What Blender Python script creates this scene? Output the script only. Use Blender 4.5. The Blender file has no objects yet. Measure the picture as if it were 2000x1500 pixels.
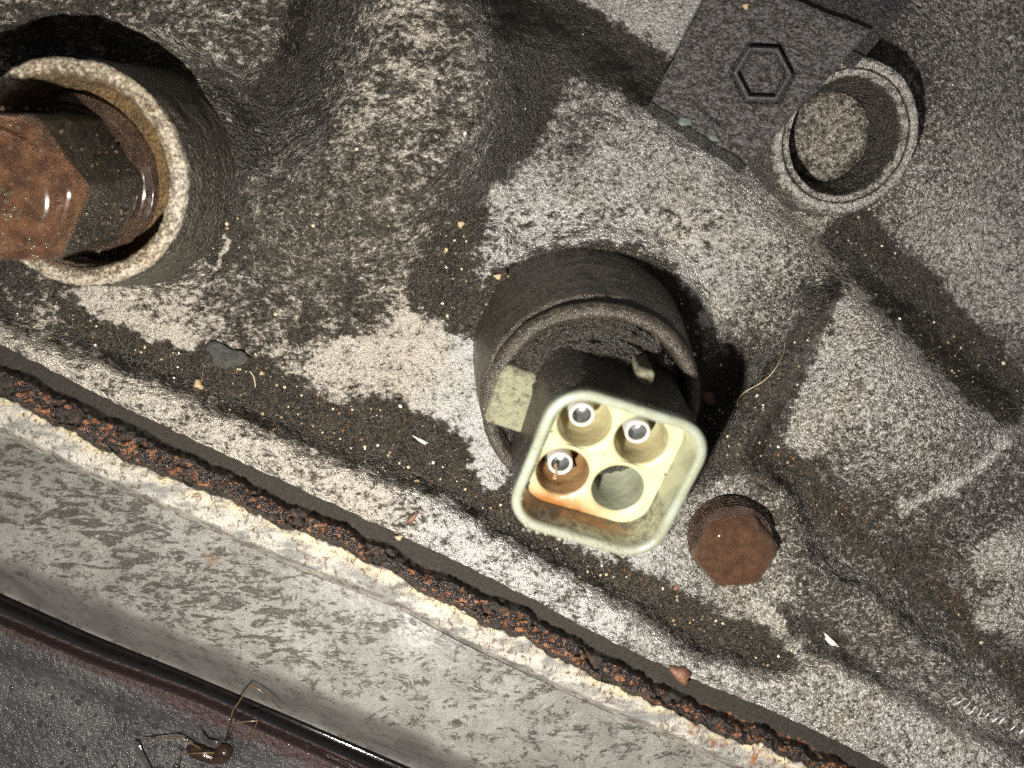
import bpy, math, random
import numpy as np
from mathutils import Vector
random.seed(7); rng = np.random.default_rng(7)
R = math.radians
scn = bpy.context.scene
C = scn.collection

# ------------------------------------------------------------------ camera
# 1 unit = about 7 mm.  The photograph spans 20 x 15 units at height 0, seen from 15 units away.
D = 15.0
cd = bpy.data.cameras.new('camera'); cam = bpy.data.objects.new('camera', cd); C.objects.link(cam)
cam.location = (0, 0, D); cam.rotation_euler = (0, 0, 0)
cd.sensor_width = 36; cd.lens = 36*D/20; cd.clip_start = .1; cd.clip_end = 500
cd.dof.use_dof = True; cd.dof.focus_distance = D-.35; cd.dof.aperture_fstop = .13
scn.camera = cam
# ------------------------------------------------------------------ world + flash
w = bpy.data.worlds.new('World'); scn.world = w; w.use_nodes = True
w.node_tree.nodes['Background'].inputs[0].default_value = (1, .98, .95, 1)
w.node_tree.nodes['Background'].inputs[1].default_value = .13
ld = bpy.data.lights.new('phone_flash', 'POINT'); fl = bpy.data.objects.new('phone_flash', ld); C.objects.link(fl)
fl.location = (-1.9, -4.0, 13.5); ld.energy = 17500; ld.shadow_soft_size = .22; ld.color = (1, .965, .89)
scn.view_settings.view_transform = 'Standard'; scn.view_settings.look = 'None'
scn.view_settings.exposure = .44; scn.view_settings.gamma = 1
scn.cycles.max_bounces = 8; scn.cycles.use_denoising = False; scn.cycles.sample_clamp_indirect = 2.0; scn.cycles.caustics_reflective = False; scn.cycles.caustics_refractive = False

# ------------------------------------------------------------------ numeric helpers
def ss(a, b, x):
    t = np.clip((x-a)/(b-a), 0, 1); return t*t*(3-2*t)
def perlin(X, Y, sc, seed=0):
    X = np.asarray(X, np.float32)/sc+seed*17.31+400; Y = np.asarray(Y, np.float32)/sc+seed*9.73+400
    g = np.random.default_rng(100+seed).random((256, 256), dtype=np.float32)*2*np.pi
    gx, gy = np.cos(g), np.sin(g)
    xi = np.floor(X).astype(np.int32); yi = np.floor(Y).astype(np.int32); fx = X-xi; fy = Y-yi
    u = fx*fx*fx*(fx*(fx*6-15)+10); v = fy*fy*fy*(fy*(fy*6-15)+10)
    def dd(i, j):
        a = (xi+i) & 255; b = (yi+j) & 255
        return gx[a, b]*(fx-i)+gy[a, b]*(fy-j)
    return ((dd(0, 0)*(1-u)+dd(1, 0)*u)*(1-v)+(dd(0, 1)*(1-u)+dd(1, 1)*u)*v)*1.5
def fbm(X, Y, sc, seed=0, o=4, g=.5):
    s = 0; a = 1; t = 0
    for k in range(o):
        s = s+a*perlin(X, Y, sc/2**k, seed+k); t += a; a *= g
    return s/t
def worley(X, Y, sc, seed=0):
    g = np.random.default_rng(500+seed); px = g.random((128, 128)); py = g.random((128, 128))
    X = np.asarray(X)/sc+300; Y = np.asarray(Y)/sc+300
    xi = np.floor(X).astype(np.int32); yi = np.floor(Y).astype(np.int32); best = np.full(X.shape, 9., np.float32)
    for i in (-1, 0, 1):
        for j in (-1, 0, 1):
            a = (xi+i) & 127; b = (yi+j) & 127
            best = np.minimum(best, (xi+i+px[a, b]-X)**2+(yi+j+py[a, b]-Y)**2)
    return np.sqrt(best)
def pdist(X, Y, pts):
    """distance to a polyline, side (+ = left of travel in image coords, y down), 0..1 along"""
    best = np.full(X.shape, 1e12, np.float32); side = np.zeros(X.shape, np.float32); al = np.zeros(X.shape, np.float32)
    L = [0]
    for a, b in zip(pts[:-1], pts[1:]): L.append(L[-1]+math.dist(a, b))
    for k, (a, b) in enumerate(zip(pts[:-1], pts[1:])):
        dx, dy = b[0]-a[0], b[1]-a[1]; l2 = dx*dx+dy*dy
        t = np.clip(((X-a[0])*dx+(Y-a[1])*dy)/l2, 0, 1)
        d = (X-a[0]-t*dx)**2+(Y-a[1]-t*dy)**2
        m = d < best
        best = np.where(m, d, best)
        side = np.where(m, np.sign(dy*(X-a[0])-dx*(Y-a[1])), side)
        al = np.where(m, (L[k]+t*(L[k+1]-L[k]))/L[-1], al)
    return np.sqrt(best), side, al
def psd(X, Y, pts):
    """signed distance to a closed polygon, + inside"""
    pts = list(pts)+[pts[0]]
    d, s, a = pdist(X, Y, pts)
    ins = np.zeros(X.shape, bool)
    for a, b in zip(pts[:-1], pts[1:]):
        c = (a[1] > Y) != (b[1] > Y)
        with np.errstate(divide='ignore', invalid='ignore'):
            ins ^= c & (X < (b[0]-a[0])*(Y-a[1])/((b[1]-a[1]) or 1e-9)+a[0])
    return np.where(ins, d, -d)
def curve(pts):
    xs = np.array([p[0] for p in pts], float); ys = np.array([p[1] for p in pts], float)
    def f(x):
        k = 0
        for o in (-30, -15, 0, 15, 30): k = k+np.interp(np.asarray(x, float)+o, xs, ys)
        return k/5
    return f
def P(px, py, h):
    px = np.asarray(px, float); k = (D-h)/D
    return np.stack([(px-1000)/100*k, (750-np.asarray(py, float))/100*k, np.asarray(h, float)+0*px], -1)
def PV(px, py, h): return Vector([float(v) for v in P(px, py, h)])

# ------------------------------------------------------------------ material helpers
class NT:
    def __init__(s, name):
        s.m = bpy.data.materials.new(name); s.m.use_nodes = True; s.t = s.m.node_tree
        s.b = s.t.nodes['Principled BSDF']; s.out = s.t.nodes['Material Output']
    def n(s, typ, **kw):
        nd = s.t.nodes.new(typ)
        for k, v in kw.items():
            if k.startswith('i_'):
                key = k[2:].replace('_', ' '); nd.inputs[int(key) if key.isdigit() else key].default_value = v
            else: setattr(nd, k, v)
        return nd
    def l(s, a, b): s.t.links.new(a, b)
    def setin(s, sock, v):
        if hasattr(v, 'is_output'): s.l(v, sock)
        else: sock.default_value = v
    def math(s, op, a, b=0., c=0., clamp=False):
        nd = s.n('ShaderNodeMath', operation=op, use_clamp=clamp)
        for i, v in enumerate((a, b, c)): s.setin(nd.inputs[i], v)
        return nd.outputs[0]
    def mix(s, f, a, b):
        nd = s.n('ShaderNodeMix', data_type='RGBA')
        def c(v): return v if hasattr(v, 'is_output') else (tuple(v)+(1,) if len(v) == 3 else v)
        s.setin(nd.inputs['Factor'], f); s.setin(nd.inputs['A'], c(a)); s.setin(nd.inputs['B'], c(b))
        return nd.outputs['Result']
    def mixf(s, f, a, b):
        nd = s.n('ShaderNodeMix', data_type='FLOAT')
        s.setin(nd.inputs['Factor'], f); s.setin(nd.inputs['A'], a); s.setin(nd.inputs['B'], b)
        return nd.outputs['Result']
    def rng(s, v, a, b, c=0., d=1.):
        nd = s.n('ShaderNodeMapRange'); nd.interpolation_type = 'SMOOTHSTEP'
        s.l(v, nd.inputs[0]); nd.inputs[1].default_value = a; nd.inputs[2].default_value = b
        nd.inputs[3].default_value = c; nd.inputs[4].default_value = d
        return nd.outputs[0]
    def noise(s, vec, scale, detail=3., rough=.55, dist=0.):
        nd = s.n('ShaderNodeTexNoise'); s.l(vec, nd.inputs['Vector'])
        nd.inputs['Scale'].default_value = scale; nd.inputs['Detail'].default_value = detail
        nd.inputs['Roughness'].default_value = rough; nd.inputs['Distortion'].default_value = dist
        return nd.outputs['Fac']
    def vor(s, vec, scale, feature='F1', rand=1.):
        nd = s.n('ShaderNodeTexVoronoi', feature=feature); s.l(vec, nd.inputs['Vector'])
        nd.inputs['Scale'].default_value = scale; nd.inputs['Randomness'].default_value = rand
        return nd
    def attr(s, name):
        return s.n('ShaderNodeAttribute', attribute_name=name).outputs['Fac']
    def coord(s, sc=(1, 1, 1), rot=0.):
        # geometry position: every mesh is built in place, so grain runs on unbroken from part to part
        g = s.n('ShaderNodeNewGeometry').outputs['Position']
        mp = s.n('ShaderNodeMapping'); s.l(g, mp.inputs[0]); mp.inputs['Scale'].default_value = sc
        mp.inputs['Rotation'].default_value = (0, 0, rot)
        return mp.outputs[0]
    def bump(s, hgt, strength=1., dist=.02, prev=None):
        b = s.n('ShaderNodeBump'); s.l(hgt, b.inputs['Height'])
        b.inputs['Strength'].default_value = strength; b.inputs['Distance'].default_value = dist
        if prev is not None: s.l(prev, b.inputs['Normal'])
        return b.outputs[0]
    def set(s, **kw):
        for k, v in kw.items():
            sock = s.b.inputs[k.replace('_', ' ')]
            if not hasattr(v, 'is_output') and isinstance(v, tuple) and len(v) == 3 and sock.type == 'RGBA': v = v+(1,)
            s.setin(sock, v)
        return s.m

def dirty(name, metal=(.82, .805, .77), tan=(.80, .72, .62), grime=(0.011, 0.0098, 0.0081), grime2=(0.0493, 0.0408, 0.0306),
          s1=3.6, s2=12., edge=3.3, rot=.25, stretch=.72, metallic=.5, rmetal=.31, rgrime=.30, flake=.035, grain=.018, hfs=1.,
          rustc=(.30, .10, .03), fixed=None):
    """bare metal under flaking grime; 'cover' = how much grime and painted shade, 'warm' = tan tint, 'rust' = rust specks"""
    t = NT(name)
    v = t.coord((stretch, 1, 1), rot); vi = t.coord()
    cover = t.attr('cover') if fixed is None else fixed
    n1 = t.noise(v, s1, 5, .62, .6); n2 = t.noise(v, s2, 4, .6, .4); n3 = t.noise(vi, 40, 3, .6)
    nc = t.math('ADD', t.math('MULTIPLY', n1, .36), t.math('ADD', t.math('MULTIPLY', n2, .42), t.math('MULTIPLY', n3, .22)))
    nf = t.math('ADD', t.math('MULTIPLY', t.noise(vi, 9, 5, .72, .3), .45), t.math('ADD', t.math('MULTIPLY', t.noise(vi, 28, 3, .6), .35), t.math('MULTIPLY', n3, .20)))
    fi = t.attr('fine')
    n = t.mixf(fi, nc, nf)
    n = t.math('MULTIPLY_ADD', n, 5.0, -2.0)                       # spread to about 0..1
    mask = t.math('MULTIPLY_ADD', t.math('SUBTRACT', cover, n), t.mixf(fi, edge, 2.6), .5, True)
    fk = t.math('MULTIPLY_ADD', cover, .16, t.noise(t.coord((1, 1.25, 1), -.5), 6.5, 5, .62, .9))
    mask = t.math('MAXIMUM', mask, t.math('MULTIPLY', t.rng(fk, .655, .69), .92))
    warm = t.attr('warm')
    tone = t.noise(vi, 1.1, 4, .6)
    met = t.mix(t.rng(t.math('ADD', warm, t.math('MULTIPLY', t.math('SUBTRACT', tone, .5), .8)), .25, .85), metal, tan)
    fine = t.noise(vi, 60, 2, .7)
    met = t.mix(t.rng(fine, .38, .66, 0., .36), met, tuple(c*.42 for c in metal))
    cell = t.n('ShaderNodeVectorMath', operation='ADD'); cn = t.n('ShaderNodeTexNoise'); t.l(vi, cn.inputs['Vector']); cn.inputs['Scale'].default_value = 9
    cm = t.n('ShaderNodeVectorMath', operation='SCALE'); t.l(cn.outputs['Color'], cm.inputs[0]); cm.inputs['Scale'].default_value = .10
    t.l(vi, cell.inputs[0]); t.l(cm.outputs[0], cell.inputs[1])
    vo = t.vor(cell.outputs[0], 13).outputs['Distance']; vo2 = t.vor(cell.outputs[0], 29).outputs['Distance']
    met = t.mix(t.math('MULTIPLY', t.rng(vo, .38, .75), t.mixf(t.attr('fine'), .14, .58)), met, (.17, .145, .115))
    met = t.mix(t.rng(t.noise(vi, 26, 3, .7), .58, .66, 0., .85), met, (.05, .043, .035))   # specks
    thin = t.rng(t.math('SUBTRACT', cover, n), -.62, .14, 0., .74)                  # thin stain round the flakes
    met = t.mix(thin, met, (.17, .145, .115))
    gv = t.math('ADD', t.math('MULTIPLY', t.noise(vi, 16, 5, .72), .6), t.math('MULTIPLY', t.noise(vi, 3.2, 4, .7), .4))
    gr = t.mix(t.rng(gv, .40, .68), grime, grime2)
    grain_c = t.rng(t.noise(vi, 48, 2, .6), .58, .68, 0., .6)
    gr = t.mix(grain_c, gr, (.26, .22, .16))
    col = t.mix(mask, met, gr)
    rs = t.math('MULTIPLY', t.rng(t.noise(vi, 15, 3, .7), .60, .68), t.attr('rust'))
    rcol = t.mix(t.rng(t.noise(vi, 33, 2, .5), .4, .65), rustc, (.55, .25, .09))
    col = t.mix(rs, col, rcol)
    h1 = t.math('MULTIPLY', mask, flake)
    hg = t.math('ADD', t.math('MULTIPLY', vo, t.mixf(mask, -grain*2.8, -grain*3.4)), t.math('MULTIPLY', vo2, -grain*1.2))
    hf = t.math('ADD', t.math('MULTIPLY', t.noise(vi, 32, 3, .75), .052*hfs), t.math('MULTIPLY', t.noise(vi, 85, 2, .6), .018*hfs))
    hh = t.math('ADD', h1, t.math('ADD', hg, hf))
    nb = t.bump(hh, 1., 1.)
    return t.set(Base_Color=col, Metallic=t.mixf(mask, metallic, 0.), Roughness=t.mixf(mask, rmetal, rgrime), Normal=nb,
                 Specular_IOR_Level=t.mixf(mask, .5, .55))

# ------------------------------------------------------------------ mesh helpers
def thing(name, label, cat, loc, group=None):
    o = bpy.data.objects.new(name, None); C.objects.link(o); o.location = loc; o.empty_display_size = .3
    o['label'] = label; o['category'] = cat
    if group: o['group'] = group
    return o
def mk(name, verts, faces, mat, parent=None, attrs=None, smooth=True, label=None):
    verts = np.asarray(verts, np.float32).reshape(-1, 3)
    me = bpy.data.meshes.new(name)
    if isinstance(faces, np.ndarray):
        nf, k = faces.shape
        me.vertices.add(len(verts)); me.vertices.foreach_set('co', verts.ravel())
        me.loops.add(nf*k); me.loops.foreach_set('vertex_index', faces.astype(np.int32).ravel())
        me.polygons.add(nf); me.polygons.foreach_set('loop_start', np.arange(0, nf*k, k, dtype=np.int32))
        me.update(calc_edges=True)
    else:
        me.from_pydata([tuple(map(float, v)) for v in verts], [], [tuple(map(int, f)) for f in faces]); me.update()
    if smooth: me.polygons.foreach_set('use_smooth', [True]*len(me.polygons))
    for k, v in (attrs or {}).items():
        a = me.attributes.new(k, 'FLOAT', 'POINT')
        v = np.full(len(verts), v, np.float32) if np.isscalar(v) else np.asarray(v, np.float32).ravel()
        a.data.foreach_set('value', v)
    me.materials.append(mat); me.update()
    o = bpy.data.objects.new(name, me); C.objects.link(o)
    if parent is not None:
        o.parent = parent; o.matrix_parent_inverse = parent_inv(parent)
    if label: o['label'] = label
    return o
def parent_inv(p):
    from mathutils import Matrix
    M = Matrix.Translation(p.location); q = p.parent
    return M.inverted() if q is None else Matrix()
def tag(o, label, cat, group=None, kind=None):
    if label: o['label'] = label
    if cat: o['category'] = cat
    if group: o['group'] = group
    if kind: o['kind'] = kind
    return o
def gridf(nr, nc, wrap=False, keep=None):
    i, j = np.meshgrid(np.arange(nr-1), np.arange(nc if wrap else nc-1), indexing='ij')
    j2 = (j+1) % nc
    f = np.stack([i*nc+j, i*nc+j2, (i+1)*nc+j2, (i+1)*nc+j], -1).reshape(-1, 4)
    if keep is not None:
        f = f[keep.ravel()[f].all(1)]
    return f
def compact(V, F, attrs):
    used = np.zeros(len(V), bool); used[F.ravel()] = True
    idx = np.cumsum(used)-1
    return V[used], idx[F], {k: (v.ravel()[used] if not np.isscalar(v) else v) for k, v in attrs.items()}
def frame(axis, up=(0, 1, 0)):
    a = Vector(axis).normalized(); u = Vector(up).cross(a)
    if u.length < 1e-4: u = Vector((1, 0, 0)).cross(a)
    u.normalize(); v = a.cross(u); return u, v, a
def lathe(name, prof, cen, axis, mat, parent, N=96, jit=0., cover=0., warm=0., rust=0., seed=3, label=None, fine=1, lumps=.0, finea=.6):
    """prof: (radius, height along axis, cover?)"""
    p = [tuple(q)+((cover,) if len(q) == 2 else ()) for q in prof]
    rr = np.array([q[0] for q in p]); zz = np.array([q[1] for q in p]); cc = np.array([q[2] for q in p])
    if fine > 1:
        L = np.concatenate([[0], np.cumsum(np.hypot(np.diff(rr), np.diff(zz)))]); s = np.linspace(0, L[-1], len(p)*fine)
        s = np.unique(np.concatenate([s, L]))
        rr, zz, cc = np.interp(s, L, rr), np.interp(s, L, zz), np.interp(s, L, cc)
    u, v, a = frame(axis); u, v, a = map(np.array, (u, v, a)); cen = np.array(cen)
    th = np.linspace(0, 2*np.pi, N, endpoint=False)
    T, Rr = np.meshgrid(th, rr); _, Z = np.meshgrid(th, zz); _, Cc = np.meshgrid(th, cc)
    if jit:
        cx, cy, cz = np.cos(T)*Rr*100, np.sin(T)*Rr*100, Z*100
        def n3(sc, sd): return (fbm(cx, cy, sc, sd, 4)+fbm(cy+70, cz, sc, sd+1, 4)+fbm(cz+40, cx, sc, sd+2, 4))*.62
        Rr, Z = Rr+jit*n3(34, seed), Z+jit*.7*n3(28, seed+5)
    if lumps: Rr = Rr*(1+lumps*perlin(np.cos(T)*100, np.sin(T)*100, 90, seed+9))
    V = cen+Rr[..., None]*(np.cos(T)[..., None]*u+np.sin(T)[..., None]*v)+Z[..., None]*a
    F = gridf(len(rr), N, True)
    return mk(name, V, F, mat, parent, dict(cover=Cc, warm=warm, rust=rust, fine=finea), label=label)
def tube(pts, rad, n=6):
    """list of points -> verts, faces of a tapered tube"""
    pts = [Vector(p) for p in pts]; V = []; F = []
    rad = [float(q) for q in rad] if hasattr(rad, "__len__") else [rad]*len(pts)
    for k, p in enumerate(pts):
        d = (pts[min(k+1, len(pts)-1)]-pts[max(k-1, 0)]).normalized(); u, v, a = frame(d, (0.31, .2, .93))
        for i in range(n):
            t = 2*math.pi*i/n; V.append(p+rad[k]*(math.cos(t)*u+math.sin(t)*v))
    for k in range(len(pts)-1):
        for i in range(n): F.append((k*n+i, k*n+(i+1) % n, (k+1)*n+(i+1) % n, (k+1)*n+i))
    F.append(tuple(range(n-1, -1, -1))); F.append(tuple((len(pts)-1)*n+i for i in range(n)))
    return V, F
def catmull(pts, k=6):
    pts = [Vector(p) for p in pts]; q = [pts[0]]+pts+[pts[-1]]; out = []
    for i in range(1, len(q)-2):
        a, b, c, d = q[i-1:i+3]
        for j in range(k):
            t = j/k; out.append(.5*((2*b)+(c-a)*t+(2*a-5*b+4*c-d)*t*t+(3*b-a-3*c+d)*t**3))
    out.append(pts[-1]); return out

# ------------------------------------------------------------------ the lines of the flange, gasket and pan (photo pixels)
E2 = curve([(-400, 470), (0, 672), (100, 722), (250, 800), (500, 915), (750, 1030), (900, 1100), (1050, 1175), (1200, 1256), (1350, 1325), (1520, 1393), (1667, 1463), (1750, 1508), (2400, 1860)])
E3 = curve([(-400, 505), (0, 712), (200, 806), (500, 950), (750, 1065), (900, 1140), (1050, 1205), (1200, 1290), (1350, 1362), (1500, 1428), (1667, 1500), (2400, 1900)])
E4 = curve([(-400, 560), (0, 768), (75, 808), (250, 893), (500, 1000), (750, 1108), (825, 1148), (900, 1193), (1050, 1262), (1200, 1338), (1350, 1400), (1500, 1460), (1667, 1540), (2400, 1945)])
E5 = curve([(-400, 650), (0, 850), (200, 945), (400, 1030), (575, 1110), (780, 1190), (900, 1256), (1050, 1328), (1200, 1397), (1350, 1460), (1410, 1490), (2400, 2000)])
E6 = curve([(-400, 975), (0, 1158), (180, 1239), (360, 1311), (540, 1387), (720, 1464), (805, 1500), (1300, 1730), (2400, 2260)])
E7 = curve([(-400, 1015), (0, 1198), (180, 1275), (387, 1350), (540, 1419), (720, 1500), (1300, 1770), (2400, 2300)])
E8 = curve([(-400, 1060), (0, 1239), (135, 1290), (315, 1368), (382, 1405), (540, 1465), (650, 1520), (1300, 1830), (2400, 2360)])
VL = curve([(-400, 40), (0, 50), (100, 55), (320, 85), (500, 86), (675, 94), (850, 112), (1000, 96), (1161, 90), (1245, 84), (1350, 55), (1410, 70), (1485, 74), (1540, 90), (1600, 165), (2400, 165)])
DIRT = [(110, 590), (190, 590), (300, 650), (430, 678), (520, 705), (600, 752), (660, 790), (720, 775), (800, 795), (870, 822), (915, 852), (940, 905), (1000, 960), (1110, 1075), (1210, 1098), (1320, 1150), (1400, 1198), (1480, 1225), (1540, 1270), (1570, 1335),
        (1485, 1310), (1410, 1285), (1350, 1275), (1245, 1190), (1161, 1145), (1000, 1058), (930, 1010), (870, 965), (790, 955), (675, 905), (500, 832), (320, 752), (120, 668)]
FOLD = [(700, -260), (1000, -25), (1110, 40), (1250, 145), (1420, 270), (1680, 505), (1780, 590), (1880, 690), (2000, 790), (2400, 1130)]
LOBE = [(655, -300), (960, -300), (1010, 20), (1050, 110), (1040, 240), (970, 375), (880, 480), (820, 560), (640, 600), (440, 560), (440, 400), (560, 190), (640, 60)]
CORN = [(-400, -400), (640, -400), (612, 20), (580, 120), (480, 185), (330, 120), (190, 70), (80, 75), (-20, 105), (-400, 180)]
PANEL = [(1655, 590), (1760, 610), (1850, 700), (1990, 835), (1930, 905), (1850, 960), (1750, 1000), (1650, 965), (1560, 900), (1520, 850)]
CB = (1157, 800)      # connector boss ring centre in the photo

def hcast(X, Y):
    X = np.asarray(X, np.float32); Y = np.asarray(Y, np.float32)
    wx = X+14*fbm(X, Y, 60, 40, 3); wy = Y+14*fbm(X, Y, 60, 50, 3)
    h = .22*perlin(X, Y, 420, 1)
    d, s, al = pdist(wx, wy, FOLD); sd = d*s
    sd0 = sd; h = h-1.25*ss(-85, 30, sd)-.0012*np.clip(sd-45, 0, 400)
    h = h+1.45*ss(-30, 120, psd(wx, wy, LOBE))*(1-.5*ss(330, 600, Y))
    h = h+1.6*ss(-14, 60, psd(wx, wy, CORN))
    h = h-.35*np.exp(-(((X-600)/70)**2+((Y-150)/160)**2))
    # round swelling that carries the left boss
    r = np.hypot(X-300, (Y-345)); h = h+.9*(1-ss(170, 250, r))*(X > 0)
    # slope up towards the connector boss, small nub beside it
    r = np.hypot(X-1170, (Y-690)*.95); h = h+.55*(1-ss(195, 262, r))
    r = np.hypot(X-955, Y-478); h = h+.42*(1-ss(20, 62, r)); r = np.hypot(X-1002, Y-525); h = h-.5*(1-ss(4, 17, r))
    # rib that runs from the fold down to the bolt pad
    d, s, al = pdist(wx, wy, [(1638, 545), (1600, 620), (1545, 720), (1470, 840), (1430, 930)])
    wl = 46+70*al; wr = 20+24*al
    env = ss(0, .12, al)*(1-ss(.86, 1, al)); rp = env*np.where(s > 0, 1-ss(0, 1, d/wr), 1-ss(0, 1, d/wl)); h = h+(.95+.75*al)*rp
    # panel to the right of it
    h = h+1.05*ss(-24, 150, psd(X+.3*(wx-X), Y+.3*(wy-Y), PANEL))**.7-.55*(1-ss(0, 80, np.hypot(X-1500, Y-900)*.9))*0
    h = h-.35*np.exp(-(((X-1540)/55)**2+((Y-895)/45)**2))
    # bolt pad
    r = np.hypot(wx-1440, (wy-1050)*.88); h = h+.55*(1-ss(108, 150, r)); padr = np.hypot(X-1442, Y-1080)
    # ridges of the lower right
    def ridge(pts, wl, wr, hh):
        d, s, al = pdist(wx, wy, pts); env = ss(0, .1, al)
        return hh*np.where(s > 0, 1-ss(.05, 1, d/wr), 1-ss(.05, 1, d/wl))
    h = h+ridge([(1560, 1110), (1680, 1180), (1800, 1275), (1930, 1400), (2100, 1530), (2400, 1800)], 130, 62, .85)
    h = h+ridge([(1525, 1215), (1560, 1285), (1650, 1370), (1800, 1480), (2100, 1680), (2400, 1900)], 120, 55, .8)
    h = h+ridge([(1700, 1040), (1800, 1010), (1880, 960), (2000, 880), (2300, 700)], 60, 60, .12)
    for (a, b, rx, ry, hh) in ((1975, 1075, 110, 80, .6), (1960, 1200, 95, 62, .5), (1930, 660, 45, 26, .35), (2010, 610, 70, 40, .4), (1850, 1110, 60, 60, .2), (380, 560, 90, 70, .25), (30, 640, 120, 70, .3), (760, 920, 70, 60, .28), (1000, 1020, 40, 34, .3), (430, 700, 55, 30, .12)):
        q = np.hypot((wx-a)/rx, (wy-b)/ry); h = h+hh*(1-ss(.1, 1.3, q))
    h = h-.22*np.exp(-(((X-1000)/40)**2+((Y-930)/50)**2))
    kp = 1-ss(100, 165, padr); h = h*(1-kp)+.52*kp
    # casting flange: a raised lip along the gasket
    v = E2(X)-wy
    vl = VL(X)
    h = h*ss(-20, 160, v-vl)+.30*(1-ss(0, 130, v-vl))*0
    lip = 1-ss(-34, 36, v-vl); h = h+.95*lip-.15*(1-ss(0, 16, v))
    # openings behind the bosses
    h = np.where(np.hypot(X-1655, Y-278) < 118, h-1.6, h)
    h = np.where(np.hypot(X-205, Y-350) < 150, h-2.5, h)
    h = np.where(np.hypot(X-1150, Y-760) < 150, h-2.5, h)
    h = h+.95*(1-ss(150, 330, np.hypot(X-1700, Y-240)))*ss(-60, 60, sd0)
    # sand-cast roughness
    h = h+.045*fbm(X, Y, 34, 11, 4, .55)+.020*fbm(X, Y, 9, 31, 2)
    dz = ss(-3, 6, psd(wx, wy, DIRT)); h = h+dz*(.01+.04*fbm(X, Y, 14, 21, 3))
    return h

CV = np.array([[float(c) for c in r.split()] for r in """
 7 7 7 6 6 6 9 6 3 8 9 8 1 1 8 8 8 8 6 6 6
 6 8 7 6 6 6 9 6 4 5 8 9 6 1 8 8 8 8 7 6 6
 6 6 7 9 9 8 8 5 5 5 8 6 4 4 6 6 5 5 7 6 6
 6 6 7 9 9 7 6 6 5 6 8 5 3 3 1 2 3 4 5 5 5
 6 6 8 9 9 6 6 6 6 9 5 4 2 2 2 2 3 6 4 4 5
 8 7 6 8 5 6 6 6 6 7 3 4 3 2 2 3 4 8 4 3 4
 7 5 1 3 4 6 6 7 3 8 9 9 8 4 3 4 7 5 8 4 3
 1 6 2 5 4 4 4 2 1 0 4 8 8 7 6 7 4 3 4 8 7
 1 1 2 2 3 3 3 2 1 0 3 8 8 8 8 8 3 3 4 5 5
 1 1 1 2 2 2 3 7 6 4 5 8 8 8 8 8 5 4 4 5 6
 1 1 1 1 1 2 2 2 4 7 5 5 5 4 4 5 8 7 6 6 6
 1 1 1 1 1 1 1 1 2 3 3 3 3 2 3 4 6 6 8 5 3
 1 1 1 1 1 1 1 1 1 1 2 3 2 3 2 4 6 5 7 6 3
 1 1 1 1 1 1 1 1 1 1 1 1 2 2 2 3 5 5 5 6 5
 1 1 1 1 1 1 1 1 1 1 1 1 1 2 2 3 4 4 5 4 5
 1 1 1 1 1 1 1 1 1 1 1 1 1 2 2 3 4 4 4 6 6""".strip().split('\n')])/9
def cgrid(X, Y, G):
    x = np.clip(X/100, 0, 19.999); y = np.clip(Y/100, 0, 14.999); i = x.astype(int); j = y.astype(int); fx = x-i; fy = y-j
    fx = fx*fx*(3-2*fx); fy = fy*fy*(3-2*fy)
    return (G[j, i]*(1-fx)+G[j, i+1]*fx)*(1-fy)+(G[j+1, i]*(1-fx)+G[j+1, i+1]*fx)*fy
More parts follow.
